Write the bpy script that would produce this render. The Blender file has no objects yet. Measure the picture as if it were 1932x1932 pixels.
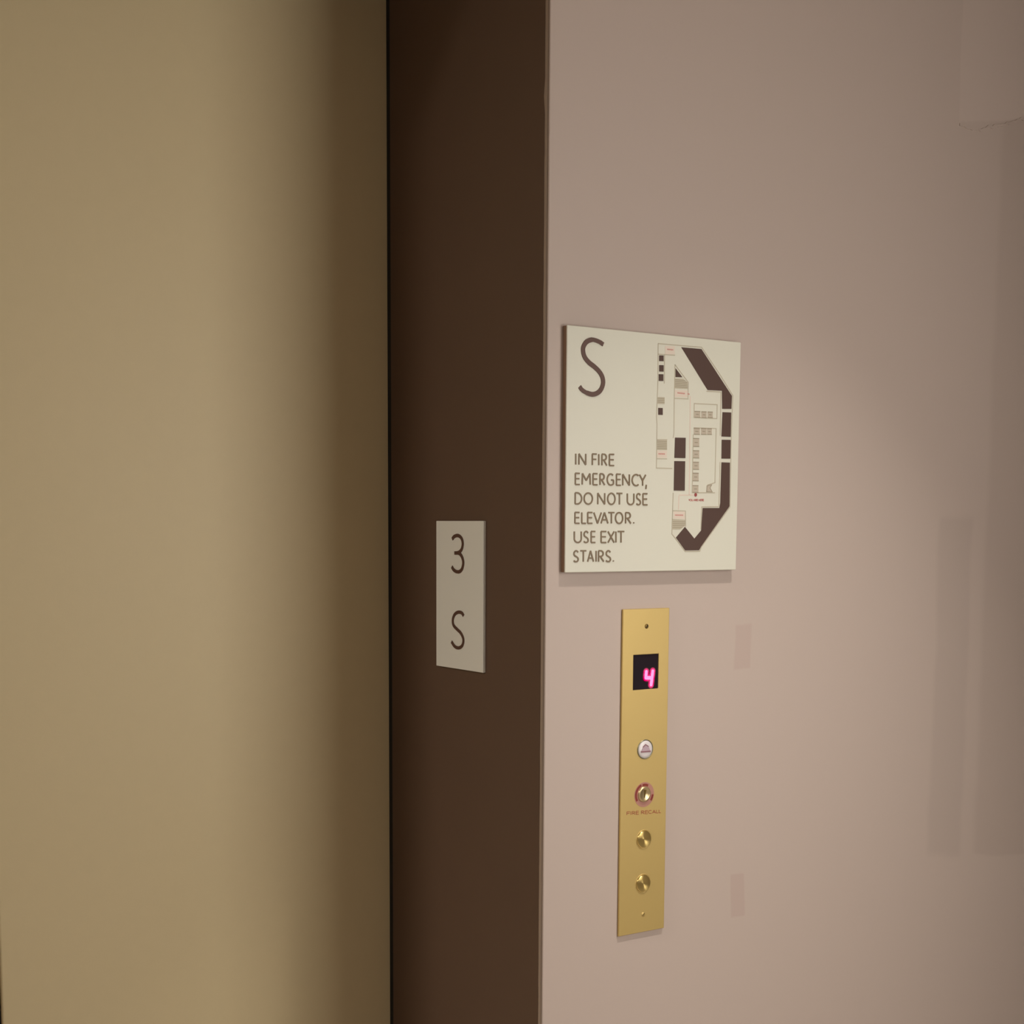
import bpy, bmesh, math, random
from mathutils import Matrix, Vector
C = bpy.context.scene.collection
S = bpy.context.scene

# ---------------------------------------------------------------- camera
cam_data = bpy.data.cameras.new('camera')
cam = bpy.data.objects.new('camera', cam_data)
C.objects.link(cam)
cam_data.sensor_width = 36.0
cam_data.lens = 2752.1437 / 1932 * 36.0
cam_data.shift_x = (966 - 961.31) / 1932
cam_data.shift_y = (1299.99 - 966) / 1932
cam_data.clip_start = 0.02
r = ((0.8275066344, 0.5584638886, 0.0578865715),
     (-0.5614321521, 0.8221128954, 0.0944686497),
     (0.0051680326, -0.1106728168, 0.9938434580))          # columns: right, forward, up
m = Matrix(((r[0][0], r[0][2], -r[0][1], -1.3837),
            (r[1][0], r[1][2], -r[1][1], -1.9334),
            (r[2][0], r[2][2], -r[2][1], 1.4767),
            (0, 0, 0, 1)))
cam.matrix_world = m
S.camera = cam

# ---------------------------------------------------------------- world, exposure, large light
w = bpy.data.worlds.new('world')
S.world = w
w.use_nodes = True
w.node_tree.nodes['Background'].inputs[0].default_value = (1.0, 0.85, 0.68, 1)
w.node_tree.nodes['Background'].inputs[1].default_value = 0.05
S.view_settings.view_transform = 'Standard'
S.view_settings.look = 'None'
S.view_settings.gamma = 1
S.view_settings.use_curve_mapping = False
S.view_settings.exposure = 0.0

PANE_C = Vector((0.70, -1.75, 1.55))                        # unseen glowing pane added for the soft main light
PANE_N = Vector((-0.66, 0.75, 0)).normalized()
PANE_T = Vector((PANE_N.y, -PANE_N.x, 0))
PANE_W, PANE_H = 0.90, 1.30
PANE_GLOW = 7.2
PANE_COL = (1.0, 0.98, 0.95)
DOWN_P = (0.36, -0.85)                                     # recessed ceiling lamp close to the wall
DOWN_W = 11.5
DOWN_COL = (1.0, 0.98, 0.95)
LOBBY_W = 82.0

# ---------------------------------------------------------------- helpers
def rgb(h):
    v = [int(h[i:i + 2], 16) / 255 for i in (0, 2, 4)]
    return tuple(x / 12.92 if x <= .04045 else ((x + .055) / 1.055) ** 2.4 for x in v) + (1,)

def material(name, col, rough=.5, metal=0, spec=.5, bump=0, bscale=300, var=0, vscale=8, stretch=None):
    mt = bpy.data.materials.new(name)
    mt.use_nodes = True
    nt = mt.node_tree
    b = nt.nodes['Principled BSDF']
    b.inputs['Base Color'].default_value = col
    b.inputs['Roughness'].default_value = rough
    b.inputs['Metallic'].default_value = metal
    b.inputs['Specular IOR Level'].default_value = spec
    tc = nt.nodes.new('ShaderNodeTexCoord')
    src = tc.outputs['Object']
    if stretch:
        mp = nt.nodes.new('ShaderNodeMapping')
        mp.inputs['Scale'].default_value = stretch
        nt.links.new(src, mp.inputs['Vector'])
        src = mp.outputs['Vector']
    if bump:
        n = nt.nodes.new('ShaderNodeTexNoise')
        n.inputs['Scale'].default_value = bscale
        n.inputs['Detail'].default_value = 4
        nt.links.new(src, n.inputs['Vector'])
        bp = nt.nodes.new('ShaderNodeBump')
        bp.inputs['Strength'].default_value = bump
        bp.inputs['Distance'].default_value = .0006
        nt.links.new(n.outputs['Fac'], bp.inputs['Height'])
        nt.links.new(bp.outputs['Normal'], b.inputs['Normal'])
    if var:
        n2 = nt.nodes.new('ShaderNodeTexNoise')
        n2.inputs['Scale'].default_value = vscale
        n2.inputs['Detail'].default_value = 5
        nt.links.new(src, n2.inputs['Vector'])
        mr = nt.nodes.new('ShaderNodeMapRange')
        mr.inputs['To Min'].default_value = 1 - var
        mr.inputs['To Max'].default_value = 1 + var
        nt.links.new(n2.outputs['Fac'], mr.inputs['Value'])
        mx = nt.nodes.new('ShaderNodeVectorMath')
        mx.operation = 'SCALE'
        mx.inputs[0].default_value = col[:3]
        nt.links.new(mr.outputs['Result'], mx.inputs['Scale'])
        nt.links.new(mx.outputs['Vector'], b.inputs['Base Color'])
    return mt

def emissive(name, col, strength):
    mt = bpy.data.materials.new(name)
    mt.use_nodes = True
    b = mt.node_tree.nodes['Principled BSDF']
    b.inputs['Base Color'].default_value = (.02, .005, .01, 1)
    b.inputs['Emission Color'].default_value = col
    b.inputs['Emission Strength'].default_value = strength
    return mt

def link(name, bm, mat, parent=None, smooth=False, bevel=0, segs=2):
    me = bpy.data.meshes.new(name)
    bmesh.ops.recalc_face_normals(bm, faces=bm.faces)
    bm.to_mesh(me)
    bm.free()
    me.materials.append(mat)
    if smooth:
        for p in me.polygons:
            p.use_smooth = True
    o = bpy.data.objects.new(name, me)
    C.objects.link(o)
    if parent:
        o.parent = parent
    if bevel:
        md = o.modifiers.new('bevel', 'BEVEL')
        md.width = bevel
        md.segments = segs
        md.limit_method = 'ANGLE'
    return o

def empty(name, loc, label=None, cat=None, kind=None):
    o = bpy.data.objects.new(name, None)
    o.empty_display_size = .05
    C.objects.link(o)
    o.location = loc
    if label: o['label'] = label
    if cat: o['category'] = cat
    if kind: o['kind'] = kind
    return o

def box(bm, x0, x1, y0, y1, z0, z1):
    v = [bm.verts.new((x, y, z)) for x in (x0, x1) for y in (y0, y1) for z in (z0, z1)]
    for f in ((0, 1, 3, 2), (4, 6, 7, 5), (0, 4, 5, 1), (2, 3, 7, 6), (0, 2, 6, 4), (1, 5, 7, 3)):
        bm.faces.new([v[i] for i in f])
    return v

def boxm(*a):
    bm = bmesh.new(); box(bm, *a); return bm

# flat work on a plate: a point (u, v) and a height h become a 3-D point
def on_wall(u, v, h): return (u, -h, v)
def on_jamb(u, v, h): return (-h, u, v)

def prism(bm, pts, h0, h1, M):
    t = [bm.verts.new(M(u, v, h1)) for u, v in pts]
    b = [bm.verts.new(M(u, v, h0)) for u, v in pts]
    bm.faces.new(t)
    n = len(pts)
    for i in range(n):
        bm.faces.new((t[i], t[(i + 1) % n], b[(i + 1) % n], b[i]))

def ribbon(bm, pts, width, h0, h1, M, taper=None):
    # a stroke of a letter: mitred band along a polyline, with depth
    P = [Vector(p) for p in pts]
    Q = [P[0]]
    for p in P[1:]:
        if (p - Q[-1]).length > 1e-6: Q.append(p)
    P = Q
    closed = (P[0] - P[-1]).length < 3e-4 and len(P) > 4
    if closed: P = P[:-1]
    n = len(P)
    L, R = [], []
    for i in range(n):
        a = P[i - 1] if (i or closed) else None
        c = P[(i + 1) % n] if (i < n - 1 or closed) else None
        d1 = (P[i] - a).normalized() if a is not None else None
        d2 = (c - P[i]).normalized() if c is not None else None
        d = ((d1 or d2) + (d2 or d1))
        d = d.normalized() if d.length > 1e-6 else (d1 or d2)
        nn = Vector((-d.y, d.x))
        k = 1.0
        if d1 is not None and d2 is not None:
            k = min(1 / max(nn.dot(Vector((-d1.y, d1.x))), .5), 1.6)
        wd = width
        if taper and not closed:
            s = i / (n - 1)
            wd = width * taper(s)
        L.append(P[i] + nn * wd / 2 * k)
        R.append(P[i] - nn * wd / 2 * k)
    tl = [bm.verts.new(M(p.x, p.y, h1)) for p in L]; tr = [bm.verts.new(M(p.x, p.y, h1)) for p in R]
    bl = [bm.verts.new(M(p.x, p.y, h0)) for p in L]; br = [bm.verts.new(M(p.x, p.y, h0)) for p in R]
    for i in range(n if closed else n - 1):
        j = (i + 1) % n
        bm.faces.new((tl[i], tl[j], tr[j], tr[i]))
        bm.faces.new((tl[i], bl[i], bl[j], tl[j]))
        bm.faces.new((tr[i], tr[j], br[j], br[i]))
    if not closed:
        bm.faces.new((tl[0], tr[0], br[0], bl[0]))
        bm.faces.new((tl[-1], bl[-1], br[-1], tr[-1]))

def lathe(bm, profile, cu, cv, M, n=40):
    # profile: (radius, height) from rim to centre
    rings = []
    for rr, h in profile:
        if rr < 1e-6:
            rings.append([bm.verts.new(M(cu, cv, h))])
        else:
            rings.append([bm.verts.new(M(cu + rr * math.cos(2 * math.pi * k / n), cv + rr * math.sin(2 * math.pi * k / n), h)) for k in range(n)])
    for a, b in zip(rings, rings[1:]):
        for k in range(n):
            k2 = (k + 1) % n
            if len(a) == 1: bm.faces.new((a[0], b[k2], b[k]))
            elif len(b) == 1: bm.faces.new((a[k], a[k2], b[0]))
            else: bm.faces.new((a[k], a[k2], b[k2], b[k]))

def mm(pts): return [(a * 1e-4, b * 1e-4) for a, b in pts]

# ---------------------------------------------------------------- materials
WALL_COL = rgb('b7a497')
DOOR_COL = rgb('d9c498')
JAMB_COL = rgb('5e4738')
SIGN_COL = rgb('cfc9b6')
BRASS_COL = rgb('c4a767')
PLATE_COL = rgb('e2ddd0')
DOOR_M = material('door_paint', DOOR_COL, .5, 0, .4, bump=.25, bscale=900, var=.02, vscale=40)
JAMB_M = material('jamb_paint', JAMB_COL, .5, 0, .35, bump=.15, bscale=500, var=.04, vscale=6)
CAULK_M = material('caulk', rgb('a08b78'), .6, 0, .3, bump=.4, bscale=160)
BLACK_M = material('matte_black', rgb('171210'), .8)
SIGN_M = material('cream_acrylic', SIGN_COL, .45, 0, .4, bump=.05, bscale=500)
INK_M = material('brown_ink', rgb('583b2e'), .5, 0, .35)
TEXT_M = material('brown_text', rgb('776349'), .5, 0, .35)
BLOCK_M = material('brown_block', rgb('4b3328'), .55, 0, .35)
GREY_M = material('grey_ink', rgb('b3a78f'), .6)
HATCH_M = material('hatch_ink', rgb('b3a48f'), .6)
PINK_M = material('pale_pink_ink', rgb('d3c1ae'), .6)
ROUTE_M = material('route_ink', rgb('d6bcab'), .6)
RED_M = material('red_ink', rgb('c08a7c'), .6)
PLATE_M = material('cream_plate', PLATE_COL, .45, 0, .4, bump=.05, bscale=500)
SIDE_M = material('sign_side_shade', rgb('7f6048'), .6)
LOC_M = material('red_location_ink', rgb('b5655d'), .6)
DOT_M = material('deep_red_ink', rgb('8f3a35'), .6)
CEIL_M = material('ceiling_paint', rgb('d9cfc0'), .9)
FLOOR_M = material('floor_stone', rgb('b9b1a8'), .4, 0, .4, var=.1, vscale=5)
BACK_M = material('lobby_paint', rgb('7d766f'), .7)
WHITE_M = material('white_trim', rgb('d8d2c8'), .5)

def wall_material():
    mt = material('mauve_wall_paint', WALL_COL, .55, 0, .35, bump=.12, bscale=220)
    nt = mt.node_tree
    b = nt.nodes['Principled BSDF']
    tc = next(n for n in nt.nodes if n.type == 'TEX_COORD')
    sep = nt.nodes.new('ShaderNodeSeparateXYZ')
    # slightly wandering edges for the tinted areas
    wob = nt.nodes.new('ShaderNodeTexNoise'); wob.inputs['Scale'].default_value = 6
    sub = nt.nodes.new('ShaderNodeVectorMath'); sub.operation = 'MULTIPLY_ADD'
    sub.inputs[1].default_value = (.022, 0, .022)
    nt.links.new(tc.outputs['Object'], wob.inputs['Vector'])
    nt.links.new(wob.outputs['Color'], sub.inputs[0])
    nt.links.new(tc.outputs['Object'], sub.inputs[2])
    nt.links.new(sub.outputs[0], sep.inputs[0])
    def slanted(k, x0):                                     # Z + k (X - x0): an edge that is not level
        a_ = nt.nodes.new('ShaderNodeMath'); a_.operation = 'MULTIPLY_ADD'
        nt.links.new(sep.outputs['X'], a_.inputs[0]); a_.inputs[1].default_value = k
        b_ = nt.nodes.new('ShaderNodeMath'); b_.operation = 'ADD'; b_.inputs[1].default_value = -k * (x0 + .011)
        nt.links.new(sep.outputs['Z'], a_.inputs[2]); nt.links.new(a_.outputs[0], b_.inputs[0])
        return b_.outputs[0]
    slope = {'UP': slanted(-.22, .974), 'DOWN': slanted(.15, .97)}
    def edge(sock, a, soft):                                # 0 below a, 1 above
        mr = nt.nodes.new('ShaderNodeMapRange'); mr.interpolation_type = 'SMOOTHSTEP'
        mr.inputs['From Min'].default_value = a - soft; mr.inputs['From Max'].default_value = a + soft
        nt.links.new(slope[sock] if sock in slope else sep.outputs[sock], mr.inputs['Value'])
        return mr.outputs['Result']
    def op(kind, p, q):
        n = nt.nodes.new('ShaderNodeMath'); n.operation = kind
        for i, v in enumerate((p, q)):
            if isinstance(v, (int, float)): n.inputs[i].default_value = v
            else: nt.links.new(v, n.inputs[i])
        return n.outputs[0]
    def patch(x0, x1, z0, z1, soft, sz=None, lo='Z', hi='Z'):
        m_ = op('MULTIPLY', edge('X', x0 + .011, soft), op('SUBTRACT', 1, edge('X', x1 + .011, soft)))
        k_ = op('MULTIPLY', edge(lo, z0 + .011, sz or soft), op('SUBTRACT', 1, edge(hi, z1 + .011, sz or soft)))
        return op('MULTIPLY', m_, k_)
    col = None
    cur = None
    patches = [(patch(.962, 1.062, .815, 1.50, .010, .012, 'DOWN', 'Z'), (.93, .93, .93)),  # darker soft-edged bands, then small pinkish marks and a lighter area
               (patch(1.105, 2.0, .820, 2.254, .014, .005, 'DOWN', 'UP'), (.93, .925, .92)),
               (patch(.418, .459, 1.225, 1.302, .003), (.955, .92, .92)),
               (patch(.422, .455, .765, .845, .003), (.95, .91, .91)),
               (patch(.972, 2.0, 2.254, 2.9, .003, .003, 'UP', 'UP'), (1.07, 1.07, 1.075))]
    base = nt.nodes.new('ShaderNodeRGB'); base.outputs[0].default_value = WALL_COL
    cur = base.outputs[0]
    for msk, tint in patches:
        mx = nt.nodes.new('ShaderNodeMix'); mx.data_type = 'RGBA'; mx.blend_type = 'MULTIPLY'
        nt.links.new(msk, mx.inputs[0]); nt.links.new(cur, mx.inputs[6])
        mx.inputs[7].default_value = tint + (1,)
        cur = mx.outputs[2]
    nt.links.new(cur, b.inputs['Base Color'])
    return mt
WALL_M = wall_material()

def brass(name, col, rough, metal, aniso=0, stretch=(4, 60, 900), bump=.12):
    mt = material(name, col, rough, metal, .5, bump=bump, bscale=6, stretch=stretch)
    if aniso:
        nt = mt.node_tree
        b = nt.nodes['Principled BSDF']
        for l in list(b.inputs['Normal'].links): nt.links.remove(l)
        tg = nt.nodes.new('ShaderNodeTangent'); tg.direction_type = 'RADIAL'; tg.axis = 'Y'
        nt.links.new(tg.outputs[0], b.inputs['Tangent'])
        b.inputs['Anisotropic'].default_value = aniso
    return mt
BRASS_M = brass('brushed_brass', BRASS_COL, .48, .55)
SPUN_M = brass('spun_brass', rgb('d6b872'), .34, .9, .85)
DARKBRASS_M = material('tarnished_brass', rgb('6d5528'), .45, .8)
TREAD_M = material('tread_ink', rgb('8f8269'), .6)
SCREEN_M = material('dark_display', rgb('241b20'), .3, 0, .06)
LED_M = emissive('led_core', (1.0, .26, .55, 1), 1.5)
HALO_M = emissive('led_bloom', (1.0, .0, .19, 1), .85)
HALO2_M = emissive('led_bleed', (.30, .0, .03, 1), .5)
STEEL_M = material('dull_steel', rgb('8d8468'), .35, .8)
LENS_M = material('white_lens', rgb('d6ccc8'), .25, 0, .5)
HAT_M = material('mauve_mark', rgb('b39aa0'), .5)
HATDARK_M = material('plum_mark', rgb('8a5d62'), .5)
RINGPINK_M = material('faded_red_ring', rgb('ab7766'), .5)
REDARC_M = material('red_ring_paint', rgb('7d2415'), .5)
REDPRINT_M = material('red_print_paint', rgb('9c5232'), .5)
PALEBRASS_M = material('pale_brass', rgb('c9b083'), .3, .8)
BUTTON_M = brass('turned_brass', rgb('d6b872'), .32, .9, .85)
BUTTON_M.node_tree.nodes['Principled BSDF'].inputs['Anisotropic Rotation'].default_value = .25

# ---------------------------------------------------------------- measured drawings, in tenths of a millimetre on each plate
TEXT = [[[(194,1748),(192,1924)],[(259,1749),(257,1925)],[(257,1925),(397,1749)],[(397,1749),(395,1927)],[(532,1750),(530,1929)],[(530,1929),(620,1930)],[(531,1843),(612,1844)],[(666,1751),(663,1931)],[(732,1751),(729,1932)],[(729,1932),(764,1932),(769,1933),(780,1932),(791,1928),(801,1923),(809,1915),(815,1906),(819,1897),(820,1886),(819,1876),(816,1866),(810,1857),(802,1849),(792,1843),(782,1840),(771,1838),(731,1838)],[(766,1838),(832,1752)],[(887,1752),(884,1934)],[(884,1934),(981,1936)],[(886,1847),(975,1848)],[(887,1752),(984,1753)]],[[(190,1428),(188,1609)],[(188,1609),(276,1609)],[(189,1522),(270,1523)],[(190,1428),(278,1429)],[(329,1429),(333,1610)],[(333,1610),(411,1498)],[(411,1498),(485,1611)],[(485,1611),(495,1430)],[(552,1430),(550,1611)],[(550,1611),(640,1612)],[(551,1524),(634,1525)],[(552,1430),(643,1431)],[(696,1431),(693,1612)],[(693,1612),(727,1613),(731,1613),(742,1611),(752,1608),(761,1602),(769,1595),(775,1586),(779,1576),(780,1566),(779,1555),(776,1545),(770,1536),(763,1529),(754,1523),(743,1519),(733,1518),(695,1518)],[(728,1518),(792,1431)],[(963,1595),(950,1604),(937,1611),(922,1614),(908,1613),(894,1609),(881,1602),(869,1591),(860,1578),(852,1563),(847,1546),(845,1529),(846,1511),(849,1494),(856,1477),(864,1463),(875,1451),(887,1441),(901,1435),(915,1432),(929,1433),(943,1437),(956,1444),(977,1454)],[(977,1447),(976,1516)],[(925,1516),(976,1516)],[(1040,1432),(1037,1615)],[(1037,1615),(1127,1615)],[(1039,1527),(1121,1528)],[(1040,1432),(1130,1433)],[(1173,1433),(1170,1616)],[(1170,1616),(1313,1434)],[(1313,1434),(1310,1617)],[(1505,1599),(1490,1609),(1474,1615),(1457,1618),(1441,1617),(1424,1612),(1409,1604),(1396,1592),(1385,1578),(1378,1562),(1373,1544),(1371,1526),(1373,1507),(1379,1489),(1387,1473),(1399,1459),(1412,1448),(1428,1440),(1444,1435),(1461,1434),(1478,1437),(1493,1444),(1508,1454)],[(1528,1618),(1596,1521)],[(1661,1619),(1596,1521)],[(1596,1521),(1598,1435)],[(1677,1453),(1669,1383)]],[[(191,1114),(189,1294)],[(189,1294),(228,1294),(228,1294),(244,1293),(260,1289),(274,1282),(288,1273),(299,1262),(308,1249),(315,1235),(320,1220),(321,1204),(320,1189),(316,1173),(310,1159),(301,1146),(289,1135),(276,1126),(262,1119),(247,1115),(231,1114),(191,1114)],[(542,1205),(540,1226),(533,1245),(523,1262),(509,1276),(493,1287),(474,1293),(455,1295),(437,1293),(419,1286),(403,1275),(389,1261),(380,1244),(374,1225),(372,1205),(374,1184),(381,1165),(391,1148),(405,1134),(421,1123),(439,1117),(458,1114),(477,1117),(495,1124),(511,1134),(524,1149),(534,1166),(540,1185),(542,1205)],[(655,1115),(652,1297)],[(652,1297),(798,1115)],[(798,1115),(796,1298)],[(1013,1208),(1011,1228),(1005,1247),(996,1265),(983,1279),(968,1290),(952,1296),(935,1299),(918,1296),(902,1289),(887,1278),(875,1264),(866,1246),(861,1227),(859,1207),(862,1187),(868,1167),(877,1150),(890,1136),(904,1125),(921,1118),(938,1116),(955,1118),(971,1125),(986,1136),(998,1150),(1006,1168),(1012,1187),(1013,1208)],[(1045,1299),(1166,1300)],[(1109,1116),(1105,1300)],[(1272,1301),(1275,1183),(1275,1183),(1276,1170),(1280,1158),(1287,1146),(1296,1136),(1307,1128),(1319,1122),(1332,1118),(1346,1117),(1360,1118),(1373,1122),(1385,1128),(1396,1137),(1404,1147),(1411,1158),(1414,1171),(1415,1184),(1413,1302)],[(1552,1277),(1547,1282),(1542,1288),(1538,1293),(1532,1297),(1527,1300),(1521,1302),(1515,1303),(1509,1302),(1502,1300),(1495,1295),(1489,1290),(1483,1284),(1480,1277),(1477,1270),(1475,1262),(1475,1254),(1476,1246),(1478,1239),(1482,1231),(1486,1225),(1492,1219),(1500,1215),(1507,1211),(1515,1206),(1523,1201),(1532,1196),(1540,1190),(1546,1184),(1551,1177),(1554,1170),(1556,1162),(1557,1155),(1556,1148),(1553,1140),(1550,1134),(1545,1129),(1539,1124),(1532,1121),(1524,1119),(1517,1117),(1511,1117),(1505,1118),(1499,1119),(1493,1121),(1488,1124),(1482,1128),(1477,1132),(1472,1136)],[(1612,1118),(1608,1303)],[(1608,1303),(1705,1304)],[(1610,1214),(1699,1215)],[(1612,1118),(1709,1118)]],[[(191,801),(189,977)],[(189,977),(280,977)],[(190,892),(273,893)],[(191,801),(282,801)],[(330,801),(327,978)],[(330,801),(413,801)],[(451,801),(449,979)],[(449,979),(544,979)],[(450,894),(537,894)],[(451,801),(546,802)],[(575,979),(655,802)],[(655,802),(730,980)],[(726,802),(796,981)],[(796,981),(872,803)],[(753,861),(844,862)],[(877,981),(1003,982)],[(943,803),(940,982)],[(1181,894),(1179,914),(1173,932),(1164,949),(1151,964),(1137,974),(1121,981),(1104,983),(1087,980),(1071,974),(1056,963),(1045,949),(1036,932),(1030,913),(1029,893),(1031,873),(1037,854),(1046,837),(1059,823),(1073,812),(1090,806),(1107,803),(1124,806),(1140,812),(1154,823),(1166,837),(1175,855),(1180,874),(1181,894)],[(1244,804),(1241,984)],[(1241,984),(1280,984),(1286,984),(1298,983),(1310,980),(1321,974),(1330,967),(1337,958),(1341,948),(1343,938),(1342,927),(1338,917),(1331,908),(1322,901),(1312,895),(1300,892),(1287,890),(1242,890)],[(1282,890),(1357,804)],[(1419,805),(1419,825)]],[[(179,669),(181,554),(181,554),(182,541),(186,529),(193,518),(202,508),(213,500),(225,494),(238,490),(252,489),(266,490),(279,494),(291,500),(302,508),(311,518),(317,529),(321,541),(322,554),(320,669)],[(460,644),(455,649),(450,655),(445,660),(439,664),(434,667),(427,669),(421,670),(415,669),(408,666),(400,662),(393,657),(388,651),(384,645),(381,637),(379,630),(378,622),(380,615),(382,607),(386,600),(391,593),(397,588),(405,584),(413,580),(421,575),(429,570),(438,565),(446,559),(453,553),(458,547),(461,539),(464,532),(464,525),(463,518),(461,511),(457,504),(452,499),(445,495),(438,492),(429,490),(422,488),(415,488),(409,489),(403,490),(397,492),(391,495),(386,499),(381,503),(375,507)],[(526,488),(524,669)],[(524,669),(610,669)],[(525,582),(604,582)],[(526,488),(612,488)],[(733,487),(730,669)],[(730,669),(838,669)],[(732,582),(830,582)],[(733,487),(841,487)],[(877,487),(1004,670)],[(874,670),(1007,487)],[(1045,487),(1041,670)],[(1081,670),(1218,670)],[(1153,486),(1149,670)]],[[(260,329),(255,334),(250,339),(245,344),(239,348),(233,351),(227,353),(220,354),(214,354),(207,351),(199,347),(192,342),(186,336),(182,330),(179,322),(177,315),(177,308),(178,300),(180,293),(184,286),(189,279),(196,274),(203,270),(212,266),(220,261),(229,256),(238,251),(246,246),(253,240),(258,233),(262,226),(264,218),(265,211),(263,205),(261,198),(257,192),(252,187),(245,183),(237,180),(229,177),(221,176),(214,176),(208,177),(202,178),(196,180),(190,183),(184,186),(178,190),(173,194)],[(306,353),(427,353)],[(369,175),(367,353)],[(458,175),(516,353)],[(516,353),(580,174)],[(480,233),(556,233)],[(634,174),(631,352)],[(686,173),(683,352)],[(683,352),(720,352),(726,352),(738,351),(749,347),(759,342),(768,334),(775,326),(779,316),(780,305),(779,295),(775,285),(769,276),(761,269),(750,263),(739,260),(727,259),(684,259)],[(722,259),(793,173)],[(929,326),(924,332),(919,337),(914,342),(908,346),(902,349),(895,351),(888,352),(881,352),(874,349),(866,345),(859,339),(853,334),(848,327),(845,320),(843,312),(843,305),(844,298),(847,290),(851,283),(856,276),(863,271),(871,267),(879,263),(888,258),(897,253),(906,248),(915,242),(922,236),(928,230),(931,222),(934,215),(935,208),(933,201),(931,194),(926,188),(921,183),(914,179),(906,175),(897,173),(889,172),(882,172),(876,172),(869,174),(863,176),(857,179),(851,182),(845,186),(839,190)],[(995,172),(995,192)]]]
BIGS = [(727,3699),(711,3707),(697,3714),(681,3722),(665,3729),(645,3735),(621,3742),(594,3749),(565,3754),(537,3758),(510,3759),(485,3756),(460,3750),(436,3742),(413,3732),(394,3721),(376,3708),(361,3693),(348,3676),(337,3659),(328,3643),(322,3627),(318,3612),(316,3596),(316,3580),(318,3564),(321,3546),(326,3527),(333,3507),(342,3488),(353,3470),(366,3454),(381,3438),(399,3422),(418,3408),(437,3393),(458,3380),(481,3368),(504,3356),(528,3344),(550,3331),(572,3317),(593,3303),(614,3289),(634,3274),(652,3258),(669,3242),(684,3225),(698,3207),(710,3188),(719,3170),(726,3151),(731,3132),(733,3113),(734,3093),(732,3074),(728,3054),(721,3033),(712,3012),(702,2992),(690,2975),(677,2959),(663,2945),(647,2933),(630,2922),(612,2913),(594,2905),(575,2898),(554,2892),(533,2889),(511,2887),(488,2888),(462,2892),(436,2897),(411,2903),(388,2909),(367,2917),(348,2925),(329,2934),(313,2944),(298,2953),(287,2962),(278,2971),(271,2980),(264,2989),(256,2998)]
J3 = [(1006,2302),(994,2312),(982,2322),(970,2332),(956,2342),(939,2349),(919,2356),(895,2361),(869,2366),(844,2368),(819,2368),(795,2364),(770,2358),(746,2349),(724,2338),(705,2326),(690,2311),(678,2293),(668,2274),(661,2254),(657,2234),(657,2215),(660,2195),(666,2175),(674,2156),(684,2139),(695,2125),(709,2112),(725,2101),(742,2091),(758,2082),(775,2076),(794,2071),(812,2067),(831,2064),(848,2062),(865,2060),(882,2059),(898,2059),(914,2059),(930,2059)]
J3B = [(894,2061),(869,2061),(844,2061),(819,2061),(795,2060),(773,2055),(753,2047),(733,2037),(715,2025),(698,2011),(683,1996),(670,1980),(659,1962),(649,1942),(642,1922),(639,1902),(639,1881),(643,1859),(649,1837),(658,1816),(668,1798),(679,1783),(693,1770),(708,1758),(725,1748),(743,1741),(762,1735),(782,1731),(804,1729),(826,1729),(848,1730),(869,1732),(892,1737),(914,1743),(935,1751),(954,1759),(969,1768),(982,1779),(994,1790),(1005,1802),(1018,1813)]
JS = [(627,959),(636,969),(645,979),(654,989),(666,998),(681,1005),(700,1011),(724,1015),(749,1017),(776,1018),(801,1015),(826,1010),(852,1002),(878,993),(901,981),(922,967),(939,951),(954,932),(967,912),(977,892),(983,872),(985,852),(984,832),(980,812),(973,793),(961,776),(944,761),(922,747),(897,734),(870,722),(845,710),(821,699),(796,688),(770,678),(746,666),(725,653),(705,638),(686,622),(669,604),(654,587),(643,570),(636,554),(632,538),(630,522),(631,506),(634,491),(640,475),(648,458),(659,442),(672,427),(688,415),(706,404),(728,395),(751,388),(775,382),(799,379),(823,379),(848,380),(873,384),(897,390),(921,398),(943,410),(965,425),(986,441),(1007,459),(1028,475)]
BLOCKS = [[(2396,3775),(2847,3777),(3572,3026),(3566,2802),(3353,2793),(3338,3102),(3008,3095),(2940,3169)],[(3361,2738),(3564,2741),(3564,2321),(3348,2319)],[(3356,2265),(3564,2270),(3565,1943),(3359,1939)],[(3361,1876),(3559,1876),(3570,1116),(2923,412),(2883,349),(2569,347),(2352,569),(2551,752),(2770,551),(2922,691),(2948,1080),(3335,1085),(3353,1168)],[(2293,2261),(2530,2266),(2532,1923),(2286,1919)],[(2285,1866),(2528,1870),(2530,1370),(2285,1368)],[(2278,3417),(2432,3277),(2281,3270)],[(1913,3606),(2010,3611),(2012,3516),(1915,3512)],[(1917,3447),(2013,3451),(2015,3344),(1919,3341)],[(1911,3297),(2011,3301),(2013,3189),(1913,3185)],[(1911,2740),(2009,2743),(2012,2627),(1914,2625)]]
HATCH = [[(2264,3247),(2450,3255),(2550,3199),(2553,3087),(2262,3082)],[(1888,2920),(2048,2925),(2050,2809),(1891,2805)],[(1892,2211),(2117,2217),(2121,2045),(1895,2039)],[(2267,873),(2557,859),(2554,775),(2440,707),(2265,707)]]
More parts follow.
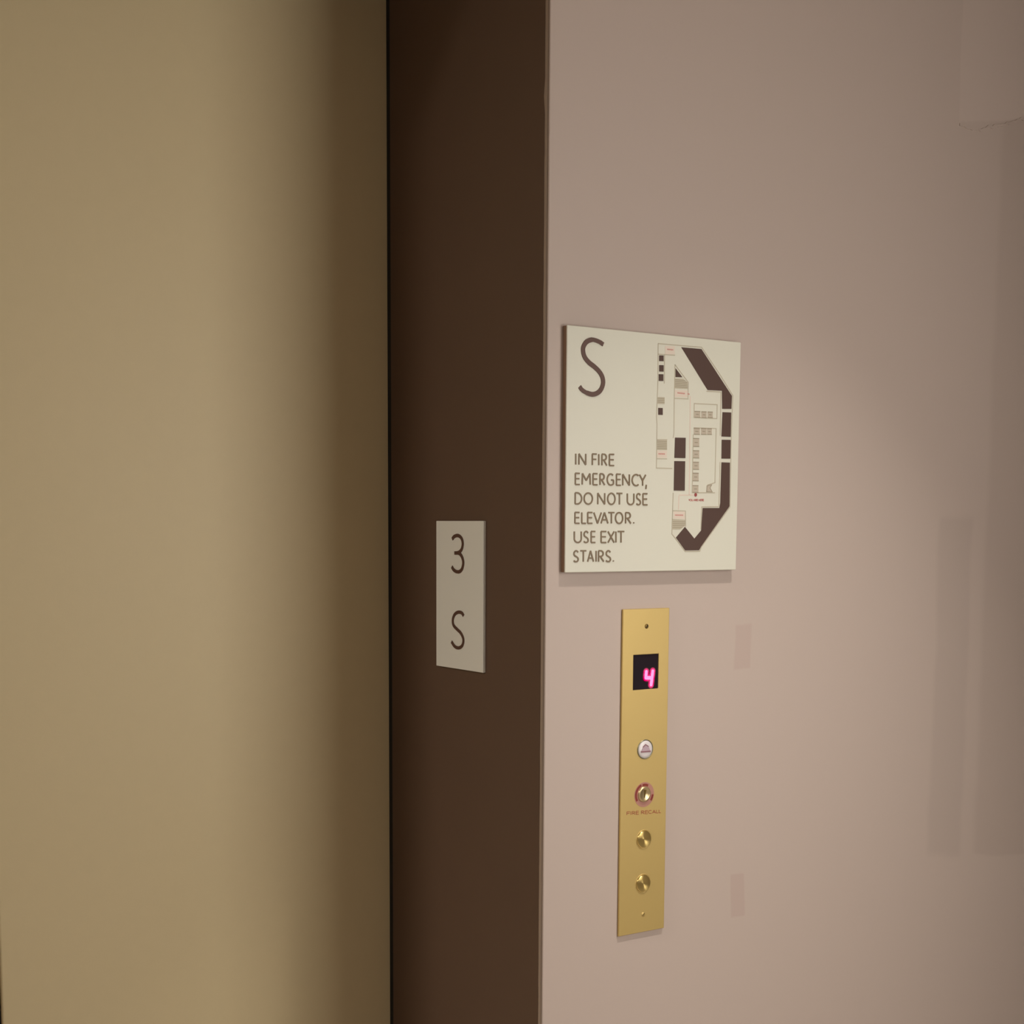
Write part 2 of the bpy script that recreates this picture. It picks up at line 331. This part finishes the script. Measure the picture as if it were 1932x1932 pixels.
TABLES = [[(2718,2721),(2851,2724),(2853,2623),(2721,2620)],[(2877,2722),(2994,2725),(2996,2623),(2880,2620)],[(3020,2725),(3135,2728),(3138,2632),(3023,2629)],[(2710,2433),(2846,2435),(2849,2335),(2713,2333)],[(2876,2440),(3001,2442),(3004,2340),(2879,2338)],[(3016,2441),(3121,2443),(3124,2345),(3018,2343)],[(2699,2262),(2837,2264),(2840,2129),(2703,2128)],[(2702,2055),(2842,2057),(2845,1934),(2705,1933)],[(2707,1860),(2841,1861),(2844,1739),(2710,1738)],[(2706,1674),(2840,1674),(2843,1543),(2709,1543)],[(2708,1461),(2840,1461),(2843,1345),(2710,1345)],[(3039,1465),(3147,1485),(3107,1426),(3163,1359),(3030,1361)]]
PINK = [[(2040,3770),(2252,3780),(2255,3646),(2043,3636)],[(2269,3054),(2571,3064),(2574,2953),(2271,2943)],[(1892,2028),(2119,2034),(2122,1918),(1895,1913)],[(2293,1014),(2548,1011),(2551,889),(2296,893)]]
OUT = [[(1886,3799),(2367,3802),(2852,3808),(3301,3358),(3596,3036),(3580,2320),(3586,1108),(2935,407),(2901,331),(2567,330),(2332,565),(2261,631),(2267,1012),(2274,1330)],[(1889,3799),(1895,3143),(1878,2590),(1892,2472),(1894,1739),(2241,1739)],[(1890,3625),(2261,3633)],[(2265,3476),(2261,2912),(2268,2337),(2253,2252)],[(2265,3476),(2568,3200),(2568,2937)],[(2266,2917),(2580,2922)],[(2711,2853),(3236,2859),(3234,2621),(2711,2620),(2711,2853)],[(2710,2444),(3223,2451),(3221,1522)],[(2701,2331),(2702,1340),(3224,1347)],[(3231,1523),(3051,1478)],[(1888,2212),(2121,2219)],[(1893,1893),(2124,1898)],[(2263,1026),(2556,1024),(2569,757)],[(2261,878),(2560,866)],[(2032,3620),(2037,3151)],[(2984,3074),(3315,3079),(3320,2334)],[(3330,1880),(3322,1109),(2929,1100),(2915,713)]]
ROUTE = [[(2618,2971),(2622,2528),(2636,1299)],[(2409,1293),(2769,1299)],[(2403,1280),(2400,1045)]]
REDTX = [[(2087,3719),(2219,3719)],[(2328,3012),(2496,3008)],[(2555,3007),(2598,3005)],[(1931,1978),(2074,1979)],[(2323,953),(2505,953)]]
DOT = (2780,1304)
DISP = [(232,4880),(799,4878),(797,4271),(246,4285)]
FOUR = [(537,4579),(530,4475),(680,4581),(664,4468),(648,4350)]
JEWEL = [(521,3237),(680,3224),(518,3393),(524,3079)]
HAT = [(510,3324),(578,3285),(626,3197),(415,3203),(456,3281)]
RING = [(518,2444),(728,2424),(311,2465),(514,2671),(523,2225)]
CYL = [(509,2462),(619,2451),(398,2473),(506,2597),(511,2337)]
KEY = [(519,2538),(510,2409)]
BTN1 = [(525,1658),(710,1637),(341,1680),(521,1824),(528,1503)]
BTN2 = [(522,871)]
SCR = [(515,5363),(537,316)]
FRL = [[(141,2125),(140,2181)],[(140,2181),(206,2177)],[(140,2154),(200,2151)],[(228,2120),(227,2176)],[(258,2119),(257,2175)],[(257,2175),(280,2173),(283,2173),(290,2172),(297,2171),(303,2169),(309,2166),(313,2163),(315,2160),(316,2157),(315,2154),(313,2151),(309,2148),(304,2146),(298,2145),(291,2144),(283,2144),(257,2145)],[(280,2144),(323,2115)],[(345,2114),(344,2170)],[(344,2170),(402,2166)],[(345,2143),(398,2140)],[(345,2114),(403,2110)],[(462,2107),(461,2163)],[(461,2163),(484,2162),(487,2162),(494,2161),(501,2160),(507,2157),(513,2155),(517,2152),(519,2149),(520,2145),(519,2142),(517,2139),(513,2137),(508,2135),(502,2133),(495,2133),(487,2133),(461,2134)],[(484,2133),(527,2104)],[(549,2102),(548,2158)],[(548,2158),(606,2155)],[(549,2132),(602,2129)],[(549,2102),(607,2099)],[(687,2145),(680,2148),(672,2151),(664,2152),(656,2152),(648,2151),(640,2149),(634,2146),(629,2142),(625,2137),(622,2132),(622,2126),(622,2121),(625,2115),(629,2110),(635,2105),(641,2101),(649,2099),(657,2097),(665,2096),(673,2096),(681,2098),(688,2101)],[(710,2094),(745,2147)],[(745,2147),(782,2089)],[(723,2111),(768,2109)],[(797,2089),(796,2145)],[(797,2089),(841,2086)],[(859,2085),(858,2141)],[(859,2085),(899,2083)]]
YOUL = [[(2622,1228),(2637,1211)],[(2650,1228),(2637,1211)],[(2637,1211),(2637,1196)],[(2689,1213),(2689,1217),(2687,1220),(2685,1223),(2682,1225),(2679,1227),(2675,1228),(2671,1229),(2667,1228),(2664,1227),(2660,1225),(2658,1222),(2656,1219),(2654,1216),(2654,1212),(2655,1209),(2656,1206),(2658,1203),(2661,1200),(2664,1198),(2668,1197),(2672,1197),(2676,1197),(2680,1198),(2683,1200),(2686,1203),(2688,1206),(2689,1209),(2689,1213)],[(2696,1229),(2696,1209),(2696,1209),(2697,1206),(2698,1204),(2699,1202),(2701,1200),(2703,1199),(2705,1198),(2708,1197),(2711,1197),(2713,1198),(2716,1198),(2718,1199),(2721,1201),(2722,1203),(2723,1205),(2724,1207),(2724,1209),(2724,1229)],[(2746,1198),(2761,1230)],[(2761,1230),(2777,1198)],[(2752,1208),(2771,1209)],[(2784,1198),(2783,1230)],[(2783,1230),(2792,1230),(2793,1230),(2796,1230),(2799,1230),(2801,1229),(2803,1227),(2805,1226),(2805,1224),(2806,1222),(2806,1220),(2805,1219),(2803,1217),(2801,1216),(2799,1215),(2797,1214),(2794,1214),(2784,1214)],[(2793,1214),(2809,1199)],[(2816,1199),(2815,1231)],[(2815,1231),(2836,1231)],[(2816,1215),(2835,1216)],[(2816,1199),(2837,1199)],[(2858,1199),(2857,1231)],[(2886,1200),(2885,1232)],[(2858,1215),(2886,1216)],[(2893,1200),(2892,1232)],[(2892,1232),(2913,1232)],[(2893,1216),(2912,1217)],[(2893,1200),(2914,1200)],[(2921,1200),(2920,1232)],[(2920,1232),(2929,1232),(2930,1232),(2933,1232),(2936,1232),(2938,1231),(2940,1229),(2941,1228),(2942,1226),(2943,1224),(2942,1222),(2942,1221),(2940,1219),(2938,1218),(2936,1217),(2933,1216),(2931,1216),(2921,1216)],[(2929,1216),(2946,1201)],[(2953,1201),(2952,1233)],[(2952,1233),(2973,1233)],[(2952,1217),(2972,1218)],[(2953,1201),(2974,1201)]]

# ---------------------------------------------------------------- the setting
def structure(o, label=None):
    o['kind'] = 'structure'
    if label: o['label'] = label
    return o

H = 3.20                                                   # ceiling height
OPEN_L = -1.505                                            # left jamb of the lift opening
HEAD = 2.62                                                # underside of the header

# right-hand wall: plasterboard whose rounded metal corner bead shows beside the jamb
bm = bmesh.new()
edge = [(2.6, 0.0), (0.0022, 0.0)]
for k in range(1, 7):
    a = math.radians(90 * k / 6)
    edge.append((0.0022 - .0022 * math.sin(a), .0022 - .0022 * math.cos(a)))
edge += [(0.0, .0024), (0.0045, .0026), (0.0045, .014), (0.03, .014), (0.03, .12), (2.6, .12)]
lo = [bm.verts.new((x, y, 0)) for x, y in edge]
hi = [bm.verts.new((x, y, H)) for x, y in edge]
for i in range(len(edge)):
    j = (i + 1) % len(edge)
    bm.faces.new((lo[i], lo[j], hi[j], hi[i]))
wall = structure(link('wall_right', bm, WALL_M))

# caulk run between corner bead and steel jamb, with one dab of paint on it
bm = bmesh.new()
prof = [(.0045, .0056), (.0001, .0060), (-.0003, .0088), (.0002, .0112), (.0006, .0136)]
zs = [i * H / 116 for i in range(117)]
random.seed(3)
rows = []
for z in zs:
    dab = math.exp(-((z - 2.148) / .007) ** 2)
    j = random.uniform(-.0003, .0003)
    rows.append([bm.verts.new((x - .0008 * dab * (i > 1), y + (j if 0 < i < 4 else 0) + (.0022 * dab + j if i == 4 else 0), z)) for i, (x, y) in enumerate(prof)])
for a, b in zip(rows, rows[1:]):
    for i in range(len(prof) - 1):
        bm.faces.new((a[i], a[i + 1], b[i + 1], b[i]))
link('caulk_line', bm, CAULK_M, wall, smooth=True)

# ragged ridge of an old skim-coat repair
random.seed(11)
bm = bmesh.new()
line = [(.974, 2.2537), (1.0, 2.251), (1.037, 2.2535), (1.06, 2.262), (1.09, 2.268), (1.117, 2.2786), (1.16, 2.292), (1.3, 2.30), (1.7, 2.31)]
pts = []
for (xa, za), (xb, zb) in zip(line, line[1:]):
    n = max(3, int((xb - xa) / .006))
    for k in range(n):
        t = k / n
        pts.append((xa + (xb - xa) * t, za + (zb - za) * t + random.uniform(-.0022, .0022)))
ribbon(bm, pts, .0045, -.0005, .0016, on_wall)
link('plaster_ridge', bm, WALL_M, wall)

# steel jamb
bm = bmesh.new()
box(bm, 0.0006, .028, .0142, .508, 0, HEAD)
jamb = structure(link('trim_1', bm, JAMB_M, bevel=.0008))
bm = bmesh.new()
box(bm, OPEN_L - .028, OPEN_L - .0006, .0142, .508, 0, HEAD)
structure(link('trim_2', bm, JAMB_M, bevel=.0008))
bm = bmesh.new()
box(bm, OPEN_L - .028, .028, .0142, .508, HEAD, HEAD + .03)
structure(link('trim_3', bm, JAMB_M))

# sliding lift door: two panels meeting at the middle, dark strip in the gap at the jamb
door = empty('door_1', (-.75, .524, 0), kind='structure')
def door_panel(x0, x1):
    bm = boxm(x0 + .75, x1 + .75, 0, .03, .008, HEAD + .02)
    return link('door_panel', bm, DOOR_M, door, bevel=.004, segs=3)
door_panel(-.7485, .05)
door_panel(-1.555, -.7570)
link('door_seal', boxm(-.0075, .0015, .006, .03, .008, HEAD), BLACK_M, door)
link('jamb_strip', boxm(.7525, .775, -.0155, -.0005, 0, HEAD), BLACK_M, door)

structure(link('wall_left', boxm(-4.0, OPEN_L - .028, 0, .12, 0, H), WALL_M))
structure(link('wall_upper', boxm(OPEN_L - .028, 0.03, .0, .12, HEAD + .03, H), WALL_M))
structure(link('wall_shaft', boxm(-1.7, .3, .60, .64, 0, H), BACK_M))
structure(link('wall_side', boxm(2.6, 2.7, -.80, .12, 0, H), BACK_M))
structure(link('wall_end', boxm(-4.1, -4.0, -4.4, .12, 0, H), BACK_M))
structure(link('floor', boxm(-4.1, 2.7, -4.4, .64, -.06, 0), FLOOR_M))
structure(link('ceiling', boxm(-4.1, 2.7, -4.4, .64, H, H + .08), CEIL_M))

# angled lobby wall behind the camera, with an added glowing pane as soft light
def angled(name, t0, t1, n0, n1, z0, z1, mat, parent=None, bevel=0):
    bm = bmesh.new()
    vs = box(bm, t0, t1, n0, n1, z0, z1)
    c = Vector((PANE_C.x, PANE_C.y, 0))
    for v in bm.verts:
        v.co = c + PANE_T * v.co.x + PANE_N * v.co.y + Vector((0, 0, v.co.z))
    return link(name, bm, mat, parent, bevel=bevel)
z0, z1 = PANE_C.z - PANE_H / 2, PANE_C.z + PANE_H / 2
bm = bmesh.new()
t0, t1 = -5.3, 2.3
c = Vector((PANE_C.x, PANE_C.y, 0))
for a in ((t0, -PANE_W / 2, 0, H), (PANE_W / 2, t1, 0, H), (-PANE_W / 2, PANE_W / 2, 0, z0), (-PANE_W / 2, PANE_W / 2, z1, H)):
    box(bm, a[0], a[1], -.10, 0, a[2], a[3])
for v in bm.verts:
    v.co = c + PANE_T * v.co.x + PANE_N * v.co.y + Vector((0, 0, v.co.z))
structure(link('wall_back', bm, BACK_M))
GLOW_M = emissive('added_light_pane', PANE_COL + (1,), PANE_GLOW)
pane_obj = structure(angled('added_pane_1', -PANE_W / 2, PANE_W / 2, -.05, -.045, z0, z1, GLOW_M))
for a in ((-PANE_W / 2, -PANE_W / 2 + .03, z0, z1), (PANE_W / 2 - .03, PANE_W / 2, z0, z1), (-PANE_W / 2 + .03, PANE_W / 2 - .03, z0, z0 + .03), (-PANE_W / 2 + .03, PANE_W / 2 - .03, z1 - .03, z1)):
    angled('added_pane_frame', a[0], a[1], -.044, .012, a[2], a[3], WHITE_M, pane_obj, .002)

# recessed ceiling lamps
def ceiling_lamp(x, y, watt, size, label, spread):
    t = empty('ceiling_light', (x, y, H), label, 'ceiling light')
    bm = bmesh.new()
    def down(u, v, h): return (u, v, -h)
    lathe(bm, [(size * .5 + .02, .001), (size * .5 + .02, .006), (size * .5, .010), (size * .5 - .002, .001)], 0, 0, down)
    link('trim_ring', bm, WHITE_M, t, smooth=True)
    bm = bmesh.new()
    lathe(bm, [(size * .5, .003), (0, .003)], 0, 0, down)
    link('lens', bm, emissive('lamp_lens', DOWN_COL + (1,), 3), t)
    ld = bpy.data.lights.new('bulb', 'AREA')
    ld.shape = 'DISK'; ld.size = size * .9; ld.energy = watt; ld.color = DOWN_COL; ld.spread = math.radians(spread)
    lo_ = bpy.data.objects.new('bulb', ld)
    C.objects.link(lo_)
    lo_.parent = t
    lo_.location = (0, 0, -.012)
    return t
ceiling_lamp(DOWN_P[0], DOWN_P[1], DOWN_W, .11, 'round recessed ceiling lamp nearest the call panel wall', 66)
ceiling_lamp(-3.4, -0.5, LOBBY_W, .20, 'round recessed ceiling lamp over the far end of the lobby', 160)

# ---------------------------------------------------------------- fire emergency sign on the wall
sign = empty('fire_sign', (.030, 0, 1.4025), 'square cream sign with brown floor plan and fire emergency wording on mauve wall', 'sign')
SW, SH, ST = .3762, .3955, .0115
link('sign_plate', boxm(0, SW, -ST, -ST + .0030, 0, SH), SIGN_M, sign, bevel=.0012, segs=3)
link('shaded_sides', boxm(.0006, SW - .0006, -ST + .0030, -.0003, .0006, SH - .0006), SIDE_M, sign)  # sides of the sign, their shade put into the dark brown
HS = ST - .0002
bm = bmesh.new()
def big_taper(s): return 1.0 if .12 < s < .88 else .88
ribbon(bm, mm(BIGS), .0078, HS, ST + .0012, on_wall, big_taper)
link('letter', bm, INK_M, sign)
for ln in TEXT:
    bm = bmesh.new()
    for i, st in enumerate(ln):
        ribbon(bm, mm(st), .0026, HS, ST + .0008 + i * 6e-6, on_wall)
    link('text_line', bm, TEXT_M, sign)
for pg in BLOCKS:
    bm = bmesh.new(); prism(bm, mm(pg), HS, ST + .0006, on_wall); link('plan_block', bm, BLOCK_M, sign)
for pg in HATCH:
    bm = bmesh.new(); prism(bm, mm(pg), HS, ST + .0003, on_wall)
    o = link('plan_stair', bm, GREY_M, sign)
    bm = bmesh.new()
    q = mm(pg)
    u0, u1 = min(p[0] for p in q), max(p[0] for p in q)
    v0, v1 = min(p[1] for p in q), max(p[1] for p in q)
    n = max(4, int((v1 - v0) / .0028))
    def clip(v):                                            # the outline's width at height v
        xs = []
        for i in range(len(q)):
            (xa, ya), (xb, yb) = q[i], q[(i + 1) % len(q)]
            if (ya - v) * (yb - v) < 0: xs.append(xa + (xb - xa) * (v - ya) / (yb - ya))
        return (min(xs), max(xs)) if len(xs) > 1 else None
    for i in range(1, n):
        v = v0 + (v1 - v0) * i / n
        cl = clip(v)
        if cl: ribbon(bm, [(cl[0] + .0005, v), (cl[1] - .0005, v)], .0008, ST, ST + .0005, on_wall)
    link('stair_tread_lines', bm, TREAD_M, o)
for pg in TABLES:
    bm = bmesh.new(); prism(bm, mm(pg), HS, ST + .0003, on_wall)
    q = mm(pg)
    o = link('plan_table', bm, HATCH_M, sign)
    bm = bmesh.new()
    if len(q) == 4:
        ribbon(bm, [q[0], q[1]], .0014, ST, ST + .0005, on_wall)
        ribbon(bm, [q[3], q[2]], .0012, ST, ST + .0005, on_wall)
        c_ = [sum(p[i] for p in q) / 4 for i in (0, 1)]
        ribbon(bm, [((q[0][0] + c_[0]) / 2, c_[1]), ((q[1][0] + c_[0]) / 2, c_[1])], .0012, ST, ST + .0005, on_wall)
    else:
        ribbon(bm, q + [q[0]], .0012, ST, ST + .0005, on_wall)
    link('table_outline', bm, TREAD_M, o)
bm = bmesh.new()
for ln in OUT: ribbon(bm, mm(ln), .0016, HS, ST + .00035, on_wall)
link('plan_outline', bm, GREY_M, sign)
for pg in PINK:
    bm = bmesh.new(); prism(bm, mm(pg), HS, ST + .0002, on_wall); link('plan_label', bm, PINK_M, sign)
bm = bmesh.new()
for ln in ROUTE: ribbon(bm, mm(ln), .0014, HS, ST + .0003, on_wall)
link('exit_route', bm, ROUTE_M, sign)
for a, b in REDTX:                                          # print too small to read in the photograph
    A_, B_ = Vector(mm([a])[0]), Vector(mm([b])[0])
    n = max(3, int((B_ - A_).length / .0015))
    bm = bmesh.new()                                        # one ragged line of it
    top = [A_ + (B_ - A_) * (i / n) + Vector((0, .0013 - .0006 * (i % 2))) for i in range(n + 1)]
    low = [A_ + (B_ - A_) * (i / n) - Vector((0, .0013 - .0005 * (i % 3 == 1))) for i in range(n, -1, -1)]
    prism(bm, [tuple(p) for p in top + low], HS, ST + .0004, on_wall)
    link('red_print', bm, RED_M, sign)
bm = bmesh.new(); lathe(bm, [(.0031, HS), (.0031, ST + .0006), (0, ST + .0006)], DOT[0] * 1e-4, DOT[1] * 1e-4, on_wall, 20)
link('location_dot', bm, DOT_M, sign)
bm = bmesh.new()
for st in YOUL: ribbon(bm, mm(st), .0008, HS, ST + .0004, on_wall)
link('location_print', bm, LOC_M, sign)

# ---------------------------------------------------------------- floor plate on the jamb
plate = empty('floor_plate', (.0006, .1784, 1.2238), 'narrow cream floor plate with brown 3 above S on dark jamb', 'sign')
PT = .0056
link('plate', boxm(-PT, -.0002, 0, .1563, 0, .2624), PLATE_M, plate, bevel=.001, segs=3)
bm = bmesh.new()
for i, st in enumerate((J3, J3B)): ribbon(bm, mm(st), .0060, PT - .0002, PT + .0010 + i * .0001, on_jamb)
link('numeral', bm, INK_M, plate)
bm = bmesh.new(); ribbon(bm, mm(JS), .0058, PT - .0002, PT + .0010, on_jamb)
link('letter', bm, INK_M, plate)

# ---------------------------------------------------------------- brass hall call panel
panel = empty('call_panel', (.1578, 0, .7722), 'tall brushed brass lift call panel with red floor display', 'call panel')
PW, PH, FT = .1020, .5665, .0045
hx0, hx1, hz0, hz1 = .0238, .0798, .4278, .4880
bm = bmesh.new()
gx = [0, hx0, hx1, PW]; gz = [0, hz0, hz1, PH]
F = {}; Bk = {}
for i, x in enumerate(gx):
    for j, z in enumerate(gz):
        F[i, j] = bm.verts.new((x, -FT, z)); Bk[i, j] = bm.verts.new((x, -.0003, z))
for i in range(3):
    for j in range(3):
        if (i, j) == (1, 1): continue
        bm.faces.new((F[i, j], F[i + 1, j], F[i + 1, j + 1], F[i, j + 1]))
        bm.faces.new((Bk[i, j], Bk[i, j + 1], Bk[i + 1, j + 1], Bk[i + 1, j]))
ring = [(0, 0), (1, 0), (2, 0), (3, 0), (3, 1), (3, 2), (3, 3), (2, 3), (1, 3), (0, 3), (0, 2), (0, 1)]
for a, b in zip(ring, ring[1:] + ring[:1]): bm.faces.new((F[a], F[b], Bk[b], Bk[a]))
hole = [(1, 1), (2, 1), (2, 2), (1, 2)]
for a, b in zip(hole, hole[1:] + hole[:1]): bm.faces.new((F[a], Bk[a], Bk[b], F[b]))
link('faceplate', bm, BRASS_M, panel, bevel=.0009)

disp = link('display_window', boxm(hx0 - .0002, hx1 + .0002, -.0026, -.0005, hz0 - .0002, hz1 + .0002), SCREEN_M, panel)
four = [mm(FOUR[0:2]), mm([FOUR[1], FOUR[3]]), mm([FOUR[2], FOUR[3], FOUR[4]])]
def rounded(p, wd, h, mat, name, parent):
    bm = bmesh.new()
    for st in p:
        ribbon(bm, st, wd, .0024, h, on_wall)
        for e in st:
            lathe(bm, [(wd / 2, .0024), (wd / 2, h), (0, h)], e[0], e[1], on_wall, 16)
    return link(name, bm, mat, parent)
rounded(four, .0140, .00268, HALO2_M, 'digit_bleed', disp)  # bloom around the lit digit, built as dimmer glowing layers
rounded(four, .0114, .0029, HALO_M, 'digit_bloom', disp)
rounded(four, .0062, .0031, LED_M, 'digit', disp)

# fire service jewel with its hat mark
ju, jv = JEWEL[0][0] * 1e-4, JEWEL[0][1] * 1e-4
bm = bmesh.new(); lathe(bm, [(.0172, FT - .0005), (.0172, FT + .0012), (.0158, FT + .0014), (.0155, FT + .0004)], ju, jv, on_wall)
jw = link('jewel_bezel', bm, STEEL_M, panel, smooth=True)
bm = bmesh.new(); lathe(bm, [(.0156, FT), (.0150, FT + .0014), (.011, FT + .0021), (.006, FT + .0025), (0, FT + .0026)], ju, jv, on_wall)
jl = link('jewel_lens', bm, LENS_M, panel, smooth=True)
hat = mm(HAT)
bm = bmesh.new()
prism(bm, hat, FT + .002, FT + .0028, on_wall)
link('fire_hat_mark', bm, HAT_M, jl)
bm = bmesh.new()
ribbon(bm, [hat[3], hat[2]], .0026, FT + .002, FT + .0031, on_wall)
ribbon(bm, [hat[4], hat[0], hat[1]], .0016, FT + .002, FT + .0031, on_wall)
link('hat_brim', bm, HATDARK_M, jl)

# key switch with red marked ring
ku, kv = RING[0][0] * 1e-4, (RING[0][1]) * 1e-4
bm = bmesh.new(); lathe(bm, [(.0218, FT - .0005), (.0218, FT + .0004), (.0120, FT + .0004)], ku, kv, on_wall)
kr = link('key_ring', bm, RINGPINK_M, panel)
def arc_pts(rad, a0, a1, n=18): return [(ku + rad * math.cos(math.radians(a0 + (a1 - a0) * i / n)), kv + rad * math.sin(math.radians(a0 + (a1 - a0) * i / n))) for i in range(n + 1)]
for rad, a0, a1 in ((.0184, 112, 212), (.0172, 62, 104), (.0186, -38, -4)):
    bm = bmesh.new(); ribbon(bm, arc_pts(rad, a0, a1), (.0040), FT, FT + .0007, on_wall); link('red_arc', bm, REDARC_M, kr)
bm = bmesh.new(); lathe(bm, [(.0138, FT), (.0135, FT + .0022), (.0122, FT + .0032), (.0100, FT + .0030), (.0088, FT + .0020), (0, FT + .0020)], ku - .0006, kv + .0010, on_wall)
kc = link('key_cylinder', bm, PALEBRASS_M, panel, smooth=True)
bm = bmesh.new(); ribbon(bm, [(ku + .0006, kv + .0085), (ku + .0002, kv + .0035), (ku - .0008, kv - .0050)], .0052, FT + .0015, FT + .0024, on_wall, lambda s: 1 - .65 * s)
link('keyway', bm, DARKBRASS_M, kc)
bm = bmesh.new()
for st in FRL: ribbon(bm, mm(st), .0011, FT - .0002, FT + .0003, on_wall)
link('fire_recall_print', bm, REDPRINT_M, panel)

# two spun brass push buttons, each with its own origin so that the turned grain is centred
for u, v in ((BTN1[0][0] * 1e-4, .1655), (BTN2[0][0] * 1e-4, BTN2[0][1] * 1e-4)):
    bm = bmesh.new(); lathe(bm, [(.0172, -.0002), (.0172, .0004), (.0160, .0006), (.0157, .0002), (.0150, .0002)], 0, 0, on_wall)
    o = link('call_button', bm, BRASS_M, panel, smooth=True)
    o.location = (u, -FT, v)
    bm = bmesh.new(); lathe(bm, [(.0152, .0004), (.0150, .0018), (.0140, .0022), (.0075, .0014), (0, .0010)], 0, 0, on_wall, 64)
    d = link('button_face', bm, BUTTON_M, o, smooth=True)

for k, (u, v) in enumerate(SCR):
    bm = bmesh.new(); lathe(bm, [(.0042, FT - .0002), (.0040, FT + .0004), (.003, FT + .0009), (0, FT + .0010)], u * 1e-4, v * 1e-4, on_wall, 24)
    sc = link('screw', bm, DARKBRASS_M if k == 0 else BRASS_M, panel, smooth=True)
    bm = bmesh.new(); ribbon(bm, [(u * 1e-4 - .0022, v * 1e-4 - .0022), (u * 1e-4 + .0022, v * 1e-4 + .0022)], .0012, FT + .0005, FT + .0012, on_wall)
    link('screw_slot', bm, BLACK_M if k == 0 else DARKBRASS_M, sc)
